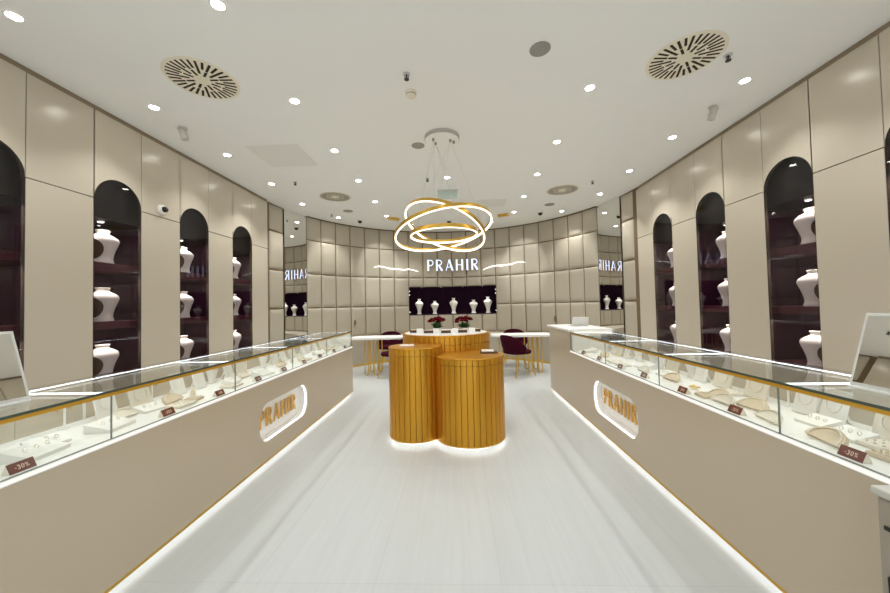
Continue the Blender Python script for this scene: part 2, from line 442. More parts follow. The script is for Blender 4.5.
# full-height mirrors beside the padded wall
for p0, p1, side in ((-77.5, PH0, 'left'), (PH1, 78.4, 'right')):
    A, B = Vector(pol(p0, RW)), Vector(pol(p1, RW)); d = (B-A).normalized(); nrm = Vector((-d.y, d.x, 0))
    if nrm.dot(Vector((CC[0], CC[1], 0))-A) < 0: nrm = -nrm
    mid = (A+B)/2; hl = (B-A).length/2-.006; tr = Matrix.Rotation(R(2.5 if side == 'left' else -2.5), 3, 'Z'); d = tr @ d; nrm = tr @ nrm; A = mid-d*hl; B = mid+d*hl
    mb = MB(); q = []
    for p in (A, B):
        q += [p+nrm*.0, p+nrm*.012]
    vs = [(p.x, p.y, z) for z in (.01, CZ-.005) for p in (q[0], q[2], q[3], q[1])]
    mb.add(vs, [(0, 1, 2, 3), (4, 5, 6, 7), (2, 3, 7, 6)], 0); mb.add(vs, [(0, 1, 5, 4), (1, 2, 6, 5), (3, 0, 4, 7)], 1)
    solo('wall_mirror', mb, ['mirror', 'seam'], f'tall frameless mirror strip beside the padded wall, on the {side}', 'mirror', 'tall mirror strips', loc=tuple((A+B)/2))

# low ledge in front of the curved wall, brass kick strip
mb = MB(); N = 40; ri = 2.68
for k in range(N):
    a, b = PH0+.6+k*(PH1-PH0-1.2)/N, PH0+.6+(k+1)*(PH1-PH0-1.2)/N
    mb.add([pol(a, ri, .045), pol(b, ri, .045), pol(b, ri, .60), pol(a, ri, .60), pol(a, RW-.003, .60), pol(b, RW-.003, .60)], [(0, 1, 2, 3), (3, 2, 5, 4)], 0)
for p in (PH0+.6, PH1-.6):
    mb.add([pol(p, ri, 0), pol(p, RW-.003, 0), pol(p, RW-.003, .6), pol(p, ri, .6)], [(0, 1, 2, 3)], 0)
struct('curved_ledge', mb, 'leather')      # low curved ledge along the foot of the padded wall
mb = MB()
for k in range(N):
    a, b = PH0+.6+k*(PH1-PH0-1.2)/N, PH0+.6+(k+1)*(PH1-PH0-1.2)/N
    mb.add([pol(a, ri-.006, .0), pol(b, ri-.006, .0), pol(b, ri-.006, .045), pol(a, ri-.006, .045), pol(a, ri, .045), pol(b, ri, .045)], [(0, 1, 2, 3), (3, 2, 5, 4)], 0)
struct('baseboard_back', mb, 'brass')

# ------------------------------------------------------------------ long niche under the sign
NP0, NP1 = PH0+7*DP, PH0+13*DP
ni = thing('wall_niche', 'long dark plum niche with five white busts under the lit sign', 'niche', pol(.2, RW+.2, 1.09))
mb = MB(); n = 12
def arcstrip(mb, r0, z0, r1, z1, mi=0):
    for k in range(n):
        a, b = NP0+k*(NP1-NP0)/n, NP0+(k+1)*(NP1-NP0)/n
        mb.add([pol(a, r0, z0), pol(b, r0, z0), pol(b, r1, z1), pol(a, r1, z1)], [(0, 1, 2, 3)], mi)
arcstrip(mb, RW+.36, 1.09, RW+.36, 1.825); arcstrip(mb, RW-.02, 1.825, RW+.36, 1.825)
for p in (NP0, NP1): mb.add([pol(p, RW-.02, 1.09), pol(p, RW+.36, 1.09), pol(p, RW+.36, 1.825), pol(p, RW-.02, 1.825)], [(0, 1, 2, 3)], 0)
part('lining', mb, 'plum', ni)
mb = MB(); arcstrip(mb, RW-.025, 1.09, RW+.36, 1.09); arcstrip(mb, RW-.025, 1.075, RW-.025, 1.09); part('shelf', mb, 'plum', ni)
for p, sg in ((NP0, 1), (NP1, -1)):
    for z in (1.16, 1.62, 1.72):
        mb = MB(); c = pol(p+sg*.25, RW+.03); mb.lathe([(.0, -.013), (.011, -.011), (.011, .011), (0, .013)], 10, (c[0], c[1], z), caps=False); part('spotlight', mb, 'ledsoft', ni)
for sgx, h, ph in ((0, .42, -14.9), (1, .36, -7.9), (2, .43, .6), (3, .37, 9.6), (4, .44, 16.1)):
    b = thing('necklace_bust', f'white necklace bust in the wall niche, {["leftmost of five, tall", "second from left, shorter", "tall one in the centre", "fourth from left, shorter", "rightmost of five, tall"][sgx]}', 'bust', pol(ph, RW+.12, 1.0905), R(-90-ph), 'white busts in the long wall niche')
    part('body', bust_mesh(h, 1., NPROF), 'bust', b, True)
for ph in (-14, -5, 5, 14):
    l = bpy.data.lights.new('niche_light', 'SPOT'); l.energy = 11; l.spot_size = R(75); l.spot_blend = .6; l.shadow_soft_size = .03; l.color = (.96, .97, 1)
    o = bpy.data.objects.new('niche_light', l); COL.objects.link(o); o.location = pol(ph, RW+.02, 1.80); o.rotation_euler = (R(-12), 0, 0)
    mb = MB(); c = pol(ph, RW+.02); mb.lathe([(.022, 0), (.022, .012)], 12, (c[0], c[1], 1.812)); part('spotlight', mb, 'white', ni)

# ------------------------------------------------------------------ letters
def arcp(cx, cy, rx, ry, a0, a1, n=8): return [(cx+rx*math.cos(R(a0+(a1-a0)*i/n)), cy+ry*math.sin(R(a0+(a1-a0)*i/n))) for i in range(n+1)]
TH, TN = .165, .075
GL = {
    'P': (.62, [([(.12, 0), (.12, 1)], TH), ([(.12, .965)]+arcp(.30, .72, .26, .245, 90, -90)+[(.12, .475)], .09)]),
    'R': (.70, [([(.12, 0), (.12, 1)], TH), ([(.12, .965)]+arcp(.30, .74, .25, .225, 90, -90)+[(.12, .515)], .09), ([(.30, .5), (.60, 0)], .17)]),
    'A': (.78, [([(.08, 0), (.38, 1)], TN), ([(.38, 1), (.68, 0)], TH), ([(.16, .32), (.58, .32)], .07)]),
    'H': (.74, [([(.12, 0), (.12, 1)], TH), ([(.62, 0), (.62, 1)], TH), ([(.12, .5), (.62, .5)], .08)]),
    'I': (.34, [([(.17, 0), (.17, 1)], TH)]),
    '-': (.40, [([(.06, .42), (.34, .42)], .12)]),
    '3': (.62, [(arcp(.28, .74, .22, .22, 150, -90)+arcp(.28, .26, .24, .24, 90, -150), .13)]),
    '0': (.62, [(arcp(.31, .5, .22, .44, 0, 360, 16), .13)]),
    '%': (.78, [(arcp(.18, .76, .12, .17, 0, 360, 10), .09), (arcp(.58, .24, .12, .17, 0, 360, 10), .09), ([(.14, 0), (.62, 1)], .08)]),
}
def stroke_quads(pts, w):
    out = []
    for (x0, y0), (x1, y1) in zip(pts[:-1], pts[1:]):
        dx, dy = x1-x0, y1-y0; L = math.hypot(dx, dy)
        if L < 1e-6: continue
        nx, ny = -dy/L*w/2, dx/L*w/2; ex, ey = (dx/L*w*.18, dy/L*w*.18) if len(pts) > 2 else (0, 0)
        out.append([(x0+nx-ex, y0+ny-ey), (x0-nx-ex, y0-ny-ey), (x1-nx+ex, y1-ny+ey), (x1+nx+ex, y1+ny+ey)])
    return out
def text_layout(txt, gap=.12):
    x = 0; out = []
    for ch in txt:
        w, st = GL[ch]; out.append((ch, x, st, w)); x += w+gap
    return out, x-gap
def letter_mb(st, x, scale_u, scale_v, f, d0, d1, face=None):
    mb = MB()
    for i, (pts, w) in enumerate(st):
        for k, q in enumerate(stroke_quads(pts, w)):
            poly = [((x+u)*scale_u, v*scale_v) for u, v in q]
            e = (i*7+k) % 5*.0002
            mb.prism(poly, d0, d1+e, f, 0)
            if face is not None:
                A = [f(u, v, d1+e+.001) for u, v in poly]; mb.add(A, [list(range(4))], 1)
    return mb

# lit sign on the padded wall
sg_ = thing('wall_sign', 'glowing blue-white capital letters on the padded back wall above the niche', 'sign', pol(.3, RW-.03, 2.24))
lay, tw = text_layout('PRAHIR', .16)
SW = 1.44; su = SW/tw
def signf(u, v, d):
    ph = math.degrees((u-SW/2+.015)/RW)+.45
    return pol(ph, RW-.031-d, 2.262+v)
for ch, x, st, w in lay: part('letter', letter_mb(st, x, su, .30, signf, .01, .05, 1), ['goldlet', 'signled'], sg_)
# wave-shaped light strips either side of the sign
for side, (pa, pb), zs in (('left', (-36.2, -15.3), [2.335, 2.37, 2.36, 2.315, 2.30, 2.31, 2.30, 2.315, 2.285, 2.25]), ('right', (14.6, 34.3), [2.25, 2.30, 2.335, 2.34, 2.325, 2.345, 2.36, 2.385, 2.385, 2.37])):
    n = len(zs); mb = MB()
    pts = [pol(pa+(pb-pa)*i/(n-1), RW-.045, zs[i]) for i in range(n)]
    mb.tube(pts, .012, 6, rr=[.003]+[.006+.004*math.sin(i*2.1)**2 for i in range(1, n-1)]+[.003])
    pts2 = [pol(pa+(pb-pa)*(i/(n-1)), RW-.043, zs[i]-.03*math.sin(PI*i/(n-1))*math.sin(i*1.3)) for i in range(n)]
    mb.tube(pts2, .0035, 6)
    solo('light_wave', mb, 'ledwave', f'thin wavy white light strip on the padded wall, {side} of the sign', 'light strip', loc=pts[n//2])

# small brass pulls on the wall
for ph, side in ((-45.2, 'left'), (47.2, 'right')):
    c = pol(ph, RW-.045, .95); mb = MB(); mb.lathe([(.0, -.07), (.02, -.05), (.028, 0), (.02, .05), (0, .07)], 10, c, caps=False)
    part('knob', mb, 'seam', WBK, label='small bronze knob on the padding')

# ------------------------------------------------------------------ counters
F, BK = 1.518, 2.02
BT, GT = .70, .955          # body top, glass top
LY = dict(left=(.68, 5.235), right=(.68, 5.31))
RY0, RY1, RZ0, RZ1 = 2.76, 3.645, .20, .525
def rrect(y0, y1, z0, z1, r, n=10):
    pts = []
    for cy, cz, a in ((y1-r, z1-r, 0), (y0+r, z1-r, 90), (y0+r, z0+r, 180), (y1-r, z0+r, 270)):
        pts += [(cy+r*math.cos(R(a+90*i/n)), cz+r*math.sin(R(a+90*i/n))) for i in range(n+1)]
    return pts
def counter(side, sg, y0, y1):
    t = thing('sales_counter', f'long taupe sales counter on the {side}, gold lettering recessed in its front', 'counter', (sg*(F+.25), (y0+y1)/2, 0), 0, 'taupe sales counters')
    b = MB(); z0 = .045
    # front with the rounded recess cut out of it
    inner = rrect(RY0, RY1, RZ0, RZ1, .135)
    cy, cz = (RY0+RY1)/2, (RZ0+RZ1)/2
    oy0, oy1 = RY0-.12, RY1+.12
    outer = []
    for (y, z) in inner:
        dy, dz = y-cy, z-cz
        k = min((oy1-cy)/abs(dy) if abs(dy) > 1e-6 else 1e9, ((BT-cz)/dz if dz > 1e-6 else 1e9), ((z0-cz)/dz if dz < -1e-6 else 1e9))
        outer.append((cy+dy*k, cz+dz*k))
    n = len(inner)
    # snap closest outer points onto the corners
    for cor in ((oy0, z0), (oy1, z0), (oy0, BT), (oy1, BT)):
        i = min(range(n), key=lambda i: (outer[i][0]-cor[0])**2+(outer[i][1]-cor[1])**2); outer[i] = cor
    V = [(sg*F, y, z) for y, z in inner+outer]
    b.add(V, [(i, (i+1) % n, n+(i+1) % n, n+i) for i in range(n)], 0)
    for a, c in ((y0, oy0), (oy1, y1)):
        b.add([(sg*F, a, z0), (sg*F, c, z0), (sg*F, c, BT), (sg*F, a, BT)], [(0, 1, 2, 3)], 0)
    b.add([(sg*F, y0, BT), (sg*F, y1, BT), (sg*BK, y1, BT), (sg*BK, y0, BT)], [(0, 1, 2, 3)], 0)
    b.add([(sg*BK, y0, 0), (sg*BK, y1, 0), (sg*BK, y1, BT), (sg*BK, y0, BT)], [(0, 1, 2, 3)], 0)
    for yy in (y0, y1): b.add([(sg*F, yy, z0), (sg*BK, yy, z0), (sg*BK, yy, BT), (sg*F, yy, BT)], [(0, 1, 2, 3)], 0)
    b.add([(sg*F, y0, z0), (sg*F, y1, z0), (sg*BK, y1, z0), (sg*BK, y0, z0)], [(0, 1, 2, 3)], 0)
    part('body', b, ['counter', 'bronze'], t)
    k = MB(); k.box(sg*(F+.05), sg*(BK-.02), y0+.05, y1-.05, 0, z0, 0); part('plinth', k, 'white', t)
    s = MB(); s.box(sg*(F-.003), sg*(F+.012), y0, y1, .032, .046, 0); s.box(sg*F, sg*BK, y1-.012, y1+.003, .032, .046, 0); part('base_strip', s, 'brass', t, label='brass strip along the foot of the counter')
    s = MB(); s.box(sg*(F+.016), sg*(F+.040), y0+.02, y1-.02, .036, .044, 0); s.box(sg*(F+.02), sg*(BK-.02), y1-.04, y1-.016, .036, .044, 0); part('light_strip', s, 'ledkick', t, label='white light strip under the counter edge')
    # recess
    rb = MB(); dp = .085
    V = [(sg*F, y, z) for y, z in inner]+[(sg*(F+dp), y, z) for y, z in inner]
    rb.add(V, [(i, (i+1) % n, n+(i+1) % n, n+i) for i in range(n)], 0, True)
    rb.add([(sg*(F+dp), y, z) for y, z in inner], [list(range(n))], 0)
    rc = part('sign_recess', rb, 'white', t, label='rounded white recess in the counter front, lit from inside')
    lr = MB(); i2 = rrect(RY0+.003, RY1-.003, RZ0+.003, RZ1-.003, .132)
    lr.add([(sg*(F+.012), y, z) for y, z in i2]+[(sg*(F+.03), y, z) for y, z in i2], [(i, (i+1) % n, n+(i+1) % n, n+i) for i in range(n)], 0, True)
    o = part('light_ring', lr, 'ledsoft', t); o.parent = rc
    lay, tw = text_layout('PRAHIR', .14); LW = .66; su = LW/tw; yc = cy+(.05 if sg > 0 else 0)
    def f(u, v, d): return (sg*(F+dp-d), (yc-LW/2+u) if sg < 0 else (yc+LW/2-u), cz-.075+v)
    for ch, x, st, w in lay:
        o = part('letter', letter_mb(st, x, su, .155, f, .006, .016), 'goldlet', t); o.parent = rc
    if side == 'right':
        e = MB(); e.box(sg*F, sg*BK, 4.352, y1, BT, .955, 0, bev=.002, seg=1); part('end_block', e, 'counter', t)
        e = MB(); e.box(sg*(F-.03), sg*(BK+.02), 4.33, y1+.03, .956, .988, 0, bev=.006); part('end_top', e, 'white', t, label='white slab top on the far end')
    return t
counter('left', -1, *LY['left']); counter('right', 1, *LY['right'])

def glass_case(side, sg, y0, y1, k):
    where = ['nearest the entrance', 'second from the entrance', 'third from the entrance', 'fourth from the entrance', 'at the far end'][k]
    t = thing('glass_display_case', f'low glass jewellery case on the {side} counter, {where}', 'display case', (sg*(F+.25), (y0+y1)/2, BT), 0, f'glass cases on the {side} counter')
    a, c = y0+.0008, y1-.0008
    b = MB(); b.box(sg*(F+.0), sg*BK, a, c, BT+.001, BT+.022, 0); part('tray', b, 'white', t, label='white illuminated tray floor')
    b = MB(); b.box(sg*(F-.004), sg*(F-.0002), a, c, BT+.006, BT+.021, 0); part('edge_light', b, 'lededge', t, label='lit white strip along the foot of the glass')
    b = MB(); b.box(sg*(F+.006), sg*(F+.012), a, c, BT+.023, GT-.011, 0)
    b.box(sg*(F+.0055), sg*(F+.0125), a, c, BT+.022, BT+.026, 1); b.box(sg*(F+.0055), sg*(F+.0125), a, a+.0008, BT+.022, GT-.011, 1); b.box(sg*(F+.0055), sg*(F+.0125), c-.0008, c, BT+.022, GT-.011, 1)
    part('front_glass', b, ['glass', 'gseam'], t)
    b = MB(); b.box(sg*(F-.002), sg*BK, a, c, GT-.010, GT, 0); b.box(sg*(F-.0028), sg*(F+.0), a, c, GT-.0105, GT+.0003, 1)
    part('top_glass', b, ['glass', 'gedge'], t)
    b = MB(); b.box(sg*(F+.0), sg*(F+.014), a, c, GT-.027, GT-.0108, 0); part('front_rail', b, 'rail', t, label='brass rail under the glass edge')
    b = MB(); b.box(sg*(BK-.014), sg*BK, a, c, BT+.022, GT-.030, 0)
    for q in (1/3, 2/3): b.box(sg*(BK-.02), sg*(BK-.012), a+(c-a)*q-.006, a+(c-a)*q+.006, BT+.022, GT-.03, 1)
    part('back_panel', b, ['panel', 'white'], t, label='taupe sliding back doors')
    b = MB(); b.box(sg*(BK-.026), sg*(BK-.019), a, c, GT-.018, GT-.012, 0)
    b.box(sg*(F+.03), sg*(BK-.03), a, a+.006, GT-.018, GT-.012, 0); b.box(sg*(F+.03), sg*(BK-.03), c-.006, c, GT-.018, GT-.012, 0)
    part('light_strip', b, 'ledcase', t, label='white light strip round back and sides of the case')
    if y1 in (5.225, 4.35):
        b = MB(); b.box(sg*(F+.014), sg*(BK-.015), c-.008, c-.001, BT+.0225, GT-.03, 0); b.box(sg*(F+.014), sg*(F+.022), c-.055, c-.009, BT+.0225, GT-.03, 0); part('end_panel', b, 'white', t)
    return t
LB = [.68, 1.57, 2.47, 3.345, 4.23, 5.225]
RB = [.68, 1.57, 2.47, 3.345, 4.35]
for k in range(5): glass_case('left', -1, LB[k], LB[k+1], k)
for k in range(4): glass_case('right', 1, RB[k], RB[k+1], k)

# ------------------------------------------------------------------ jewellery displays (local frame: +x faces the customer)
ZT = BT+.0225
def mk_halfmoon(w=.17, m='beige'):
    mb = MB(); n = 18
    poly = [(w/2*math.cos(PI*i/n), w*.42*math.sin(PI*i/n)) for i in range(n+1)]
    T = Matrix.Rotation(R(-52), 4, 'Y')
    mb.prism(poly, -.008, .008, lambda u, v, d: tuple(T @ Vector((d, u, v))+Vector((.03, 0, .008))))
    return [('board', mb, m), ('chain', MB().tube([tuple(T @ Vector((.010, w*.40*math.cos(PI*i/14), w*.33*math.sin(PI*i/14)+.006))+Vector((.03, 0, .008))) for i in range(15)], .0022, 5), 'pearl')]
def mk_ramp(w=.12, d=.10, h=.035, m='offwhite'):
    mb = MB(); mb.prism([(d/2, 0), (-d/2, 0), (-d/2, h), (d/2, h*.35)], -w/2, w/2, lambda u, v, q: (u, q, v))
    rg = MB()
    for k in (-1, 0, 1):
        rg.tube([(.008*math.cos(2*PI*i/10), k*w*.28+.0, h*.68+.008+.008*math.sin(2*PI*i/10)) for i in range(10)], .0016, 5, closed=True)
    return [('block', mb, m), ('ring', rg, 'pearl')]
def mk_board(w=.11, h=.16, m='offwhite'):
    T = Matrix.Rotation(R(-16), 4, 'Y'); mb = MB(); mb.box(-.006, .006, -w/2, w/2, 0.003, h, 0, bev=.004, T=T)
    pr = MB(); pr.box(-.006, .006, -w*.12, w*.12, .003, h*.72, 0, T=Matrix.Translation((-h*.47, 0, 0)) @ Matrix.Rotation(R(22), 4, 'Y'))
    ch = MB().tube([tuple(T @ Vector((.0085, w*.30*math.sin(a), h*.60-h*.30*math.cos(a)))) for a in [-2.4+4.8*i/14 for i in range(15)]], .0012, 5)
    return [('board', mb, m), ('prop', pr, m), ('chain', ch, 'pearl')]
def mk_tstand(h=.11, m='white'):
    mb = MB(); mb.cyl((0, 0), .022, 0, .008, 16); mb.cyl((0, 0), .005, .008, h, 10); mb.box(-.006, .006, -.055, .055, h, h+.010, 0, bev=.003)
    br = MB()
    for k in (-1, 1): br.tube([(.012*math.cos(2*PI*i/12), k*.03+.0, h-.006+.014*math.sin(2*PI*i/12)) for i in range(12)], .0018, 5, closed=True)
    return [('stand', mb, m), ('bangle', br, 'brass')]
def mk_cone(m='cream'):
    mb = MB(); mb.lathe([(.020, 0), (.018, .012), (.010, .05), (.003, .06), (0, .061)], 16)
    rg = MB().tube([(.0155*math.cos(2*PI*i/14), .0155*math.sin(2*PI*i/14), .026) for i in range(14)], .0016, 5, closed=True)
    return [('cone', mb, m), ('ring', rg, 'brass')]
def mk_pad(w=.13, d=.11, m='cream'):
    mb = MB(); mb.box(-d/2, d/2, -w/2, w/2, 0, .018, 0, bev=.005)
    r = MB()
    for i in range(3):
        for j in range(4): r.lathe([(.0, .0), (.005, .002), (.005, .005), (0, .007)], 8, (-d*.3+d*.3*i, -w*.33+w*.22*j, .018), caps=False)
    return [('cushion', mb, m), ('earring', r, 'pearl')]
def mk_minibust(m='offwhite'):
    mb = MB(); k = .42
    mb.lathe([(r*k, z*k) for r, z in BPROF], 18, sx=.7)
    return [('body', mb, m), ('chain', MB().tube([(p[0], p[1], p[2]) for p in [((.030+.026*(math.cos(a)+1)/2)*.78*math.cos(a)+.001, (.030+.026*(math.cos(a)+1)/2)*math.sin(a), .140-.03*((math.cos(a)+1)/2)**2) for a in [-2.6+5.2*i/14 for i in range(15)]]], .002, 5), 'brass')]
def mk_brooch():
    mb = MB()
    for i in range(7):
        a = R(-70+140*i/6); L = .055
        mb.tube([(0, 0, .008), (.5*L*math.cos(a), .5*L*math.sin(a), .02), (L*math.cos(a), L*math.sin(a), .012)], .004, 6, rr=[.002, .005, .001])
    return [('spray', mb, 'brass')]
def mk_tag():
    w, h, d = .082, .036, .036
    mb = MB(); mb.prism([(d/2, 0), (-d/2, 0), (0, h)], -w/2, w/2, lambda u, v, q: (u, q, v))
    fc = MB(); nx, nz = h, d/2; L = math.hypot(nx, nz); nx, nz = nx/L, nz/L
    def f(u, v, q): # on the sloping front
        s = v/math.hypot(d/2, h); return (d/2*(1-s)+nx*q, u, h*s+nz*q)
    sl = math.hypot(d/2, h)
    fc.prism([(-w/2, .0), (w/2, .0), (w/2, sl), (-w/2, sl)], .0003, .0012, f)
    tx = MB(); lay, tw = text_layout('-30%', .14); sc = .044/tw
    for ch, x, st, ww in lay:
        for i, (pts, wd) in enumerate(st):
            for q in stroke_quads(pts, wd):
                tx.prism([(-(.022)+(x+u)*sc, sl*.28+v*sl*.42) for u, v in q], .0014, .0019+i*.0001, f)
    return [('body', mb, 'cream'), ('face', fc, 'tag'), ('print', tx, 'tagtext')]
MK = {
    'hm': (mk_halfmoon, 'half_moon_stand', 'beige half-moon necklace stand', 'jewellery stand', 'half-moon necklace stands'),
    'hw': (lambda: mk_halfmoon(.15, 'cream'), 'half_moon_stand', 'cream half-moon necklace stand', 'jewellery stand', 'half-moon necklace stands'),
    'rp': (mk_ramp, 'ring_ramp', 'white sloping ring block', 'jewellery stand', 'sloping ring blocks'),
    'rb': (lambda: mk_ramp(.16, .12, .045, 'offwhite'), 'ring_ramp', 'large white sloping ring block', 'jewellery stand', 'sloping ring blocks'),
    'bd': (mk_board, 'necklace_board', 'upright white necklace board', 'jewellery stand', 'upright necklace boards'),
    'bw': (lambda: mk_board(.15, .13, 'cream'), 'necklace_board', 'wide cream necklace board', 'jewellery stand', 'upright necklace boards'),
    'ts': (mk_tstand, 'bangle_stand', 'white T-shaped bangle stand', 'jewellery stand', 'bangle stands'),
    'cn': (mk_cone, 'ring_cone', 'cream ring cone', 'jewellery stand', 'ring cones'),
    'pd': (mk_pad, 'earring_cushion', 'flat cream earring cushion', 'jewellery stand', 'earring cushions'),
    'pb': (lambda: mk_pad(.09, .08, 'beige'), 'earring_cushion', 'small beige earring cushion', 'jewellery stand', 'earring cushions'),
    'mb': (mk_minibust, 'small_bust', 'small white necklace bust', 'bust', 'small busts in the glass cases'),
    'br': (mk_brooch, 'brooch', 'gold leaf-shaped brooch', 'brooch', None),
    'tg': (mk_tag, 'price_tag', 'brown tent price tag', 'price tag', 'price tags in the glass cases'),
}
# (kind, distance behind the counter front, y, turn in degrees)
CASES = {
 ('left', 0): [('tg', .055, 1.265, 0), ('rb', .16, 1.40, 8), ('pd', .30, 1.27, 0), ('rp', .24, 1.50, -6), ('bd', .40, 1.15, 6), ('ts', .43, 1.33, 0), ('pb', .10, 1.14, 0), ('hw', .27, 1.11, 5), ('bw', .40, 1.47, 0), ('rp', .13, .98, 0), ('hm', .25, .92, 0), ('bd', .40, .88, 0)],
 ('left', 1): [('tg', .055, 1.93, 0), ('tg', .055, 2.36, 0), ('rb', .17, 1.72, 8), ('rp', .24, 2.02, -8), ('hm', .26, 2.19, 10), ('pd', .12, 2.11, 0), ('ts', .42, 1.72, 0), ('bd', .40, 1.88, -4), ('bw', .41, 2.10, 4), ('ts', .43, 2.24, 0), ('bd', .40, 2.38, 0), ('pb', .14, 2.24, 5), ('cn', .25, 2.37, 0), ('hw', .27, 1.87, 0)],
 ('left', 2): [('tg', .055, 2.82, 0), ('tg', .055, 3.25, 0), ('pd', .14, 2.62, 0), ('rp', .24, 2.77, 6), ('hw', .27, 2.96, 0), ('rb', .15, 3.07, -6), ('bd', .40, 2.58, 0), ('mb', .40, 2.76, 0), ('bd', .40, 2.92, 4), ('bw', .41, 3.10, 0), ('ts', .42, 3.25, 0), ('cn', .22, 3.22, 0)],
 ('left', 3): [('tg', .055, 3.68, 0), ('tg', .055, 4.11, 0), ('hm', .22, 3.50, 0), ('pd', .13, 3.88, 0), ('mb', .38, 3.47, 0), ('bd', .40, 3.66, 0), ('bd', .40, 3.84, 0), ('hw', .25, 4.00, 0), ('bw', .40, 4.06, 0), ('cn', .2, 3.72, 0)],
 ('left', 4): [('tg', .055, 4.58, 0), ('tg', .055, 5.03, 0), ('rb', .16, 4.36, 0), ('hm', .22, 4.74, 0), ('bd', .40, 4.36, 0), ('mb', .39, 4.55, 0), ('bd', .40, 4.72, 0), ('bw', .40, 4.94, 0), ('pd', .15, 4.88, 0), ('hw', .26, 5.06, 0)],
 ('right', 0): [('tg', .055, 1.33, 0), ('hm', .12, 1.47, -10), ('pb', .17, 1.32, 0), ('rb', .23, 1.22, -8), ('pd', .26, 1.40, 0), ('bw', .40, 1.46, 0), ('bd', .41, 1.30, -5), ('bw', .40, 1.14, 0), ('rp', .25, 1.52, 0), ('hw', .12, 1.13, 0), ('pb', .15, .95, 0), ('hm', .25, .98, 0), ('bd', .40, .9, 0)],
 ('right', 1): [('tg', .055, 1.86, 0), ('tg', .055, 2.28, 0), ('hw', .12, 1.73, -8), ('hm', .17, 2.12, -4), ('hm', .20, 1.92, 6), ('hw', .13, 2.03, 0), ('br', .20, 2.36, 0), ('pb', .12, 2.18, 0), ('bd', .41, 1.70, 0), ('bd', .41, 1.83, 3), ('ts', .42, 1.97, 0), ('bw', .41, 2.12, 0), ('ts', .43, 2.25, 0), ('bw', .41, 2.38, 0), ('rp', .28, 1.68, 0), ('pd', .30, 2.24, 0)],
 ('right', 2): [('tg', .055, 2.74, 0), ('tg', .055, 3.13, 0), ('hm', .20, 2.62, 0), ('hw', .17, 2.94, 0), ('pd', .13, 3.26, 0), ('rp', .25, 2.80, 0), ('bd', .40, 2.57, 0), ('mb', .40, 2.72, 0), ('bw', .40, 2.90, 0), ('bd', .40, 3.07, 0), ('mb', .39, 3.22, 0), ('rb', .26, 3.12, 0)],
 ('right', 3): [('tg', .055, 3.59, 0), ('tg', .055, 4.03, 0), ('pd', .14, 3.45, 0), ('hm', .19, 3.76, 0), ('mb', .39, 3.48, 0), ('bd', .40, 3.66, 0), ('bw', .40, 3.84, 0), ('mb', .39, 4.02, 0), ('bd', .40, 4.19, 0), ('rb', .18, 4.18, 0), ('hw', .26, 3.94, 0)],
}
PROTO = {}
rowname = lambda d: 'front' if d < .2 else ('middle' if d < .33 else 'back')
for (side, k), items in CASES.items():
    sgn = -1 if side == 'left' else 1
    items = [i for i in items if -12 < 457+341*(sgn*(F+i[1])-.125)/i[2] < 902]     # only what the photograph frames
    cnt = {}
    for it in items: cnt.setdefault((MK[it[0]][2], rowname(it[1])), []).append(it[2])
    for kind, d, y, turn in items:
        fn, nm, desc, cat, grp = MK[kind]
        same = sorted(cnt[(desc, rowname(d))])
        lab = f'{desc}, {rowname(d)} row, {ORD[k]} {side} glass case'
        if len(same) > 1: lab += f', {ORD[same.index(y)]} from the entrance'
        if kind == 'tg': lab = lab.replace('price tag', 'price tag reading -30%')
        d0 = d; d -= .05 if kind in ('bd', 'bw') else 0; loc = (sgn*(F+d), y, ZT+.0003); rz = (0 if side == 'left' else PI)+R(turn)
        if kind not in PROTO:
            t = thing(nm, lab, cat, loc, rz, grp)
            for pn, pm, pmat in fn(): part(pn, pm, pmat, t, True)
            PROTO[kind] = t
        else:
            dup(PROTO[kind], loc, rz, lab, grp)

# ------------------------------------------------------------------ tilted counter mirrors
for side, sgn in (('left', -1), ('right', 1)):
    y1 = 1.41 if side == 'left' else 1.47; w = .36; h = .30; xb = F+.20
    T = Matrix.Translation((sgn*xb, y1-w/2, GT+.008)) @ Matrix.Rotation(sgn*R(16), 4, 'Y')
    t = thing('counter_mirror', f'tilted rectangular tabletop mirror standing on the {side} counter', 'mirror', (sgn*xb, y1-w/2, GT), 0, 'tabletop mirrors')
    b = MB(); b.box(0, sgn*.012, -w/2, w/2, 0, h, 0, bev=.003, T=T); part('frame', b, 'silver', t)
    b = MB(); b.box(-sgn*.0015, sgn*.0, -w/2+.012, w/2-.012, .012, h-.012, 0, T=T); part('mirror_glass', b, 'mirror', t)
    b = MB(); b.box(sgn*(xb-.03), sgn*(xb+.14), y1-w+.02, y1-.02, GT+.0005, GT+.008, 0, bev=.002, seg=1); part('base', b, 'silver', t)
    b = MB(); b.tube([(sgn*(xb+.13), y1-w/2, GT+.008), (sgn*(xb+.07), y1-w/2, GT+.19)], .006, 8); part('prop', b, 'silver', t)

# laptop on the right counter end
t = thing('laptop', 'small silver laptop open on the white end of the right counter', 'laptop', (1.82, 4.90, .988), 0)
b = MB(); b.box(1.70, 1.94, 4.83, 5.00, .9885, 1.001, 0, bev=.004); part('base', b, 'silver', t)
b = MB(); b.box(-.11, .11, 0, .008, 0, .12, 0, bev=.003, T=Matrix.Translation((1.82, 4.835, 1.0015)) @ Matrix.Rotation(R(16), 4, 'X')); part('screen', b, 'silver', t)
b = MB(); b.box(1.715, 1.925, 4.86, 4.97, 1.0012, 1.0025, 0); part('keyboard', b, 'dark', t)

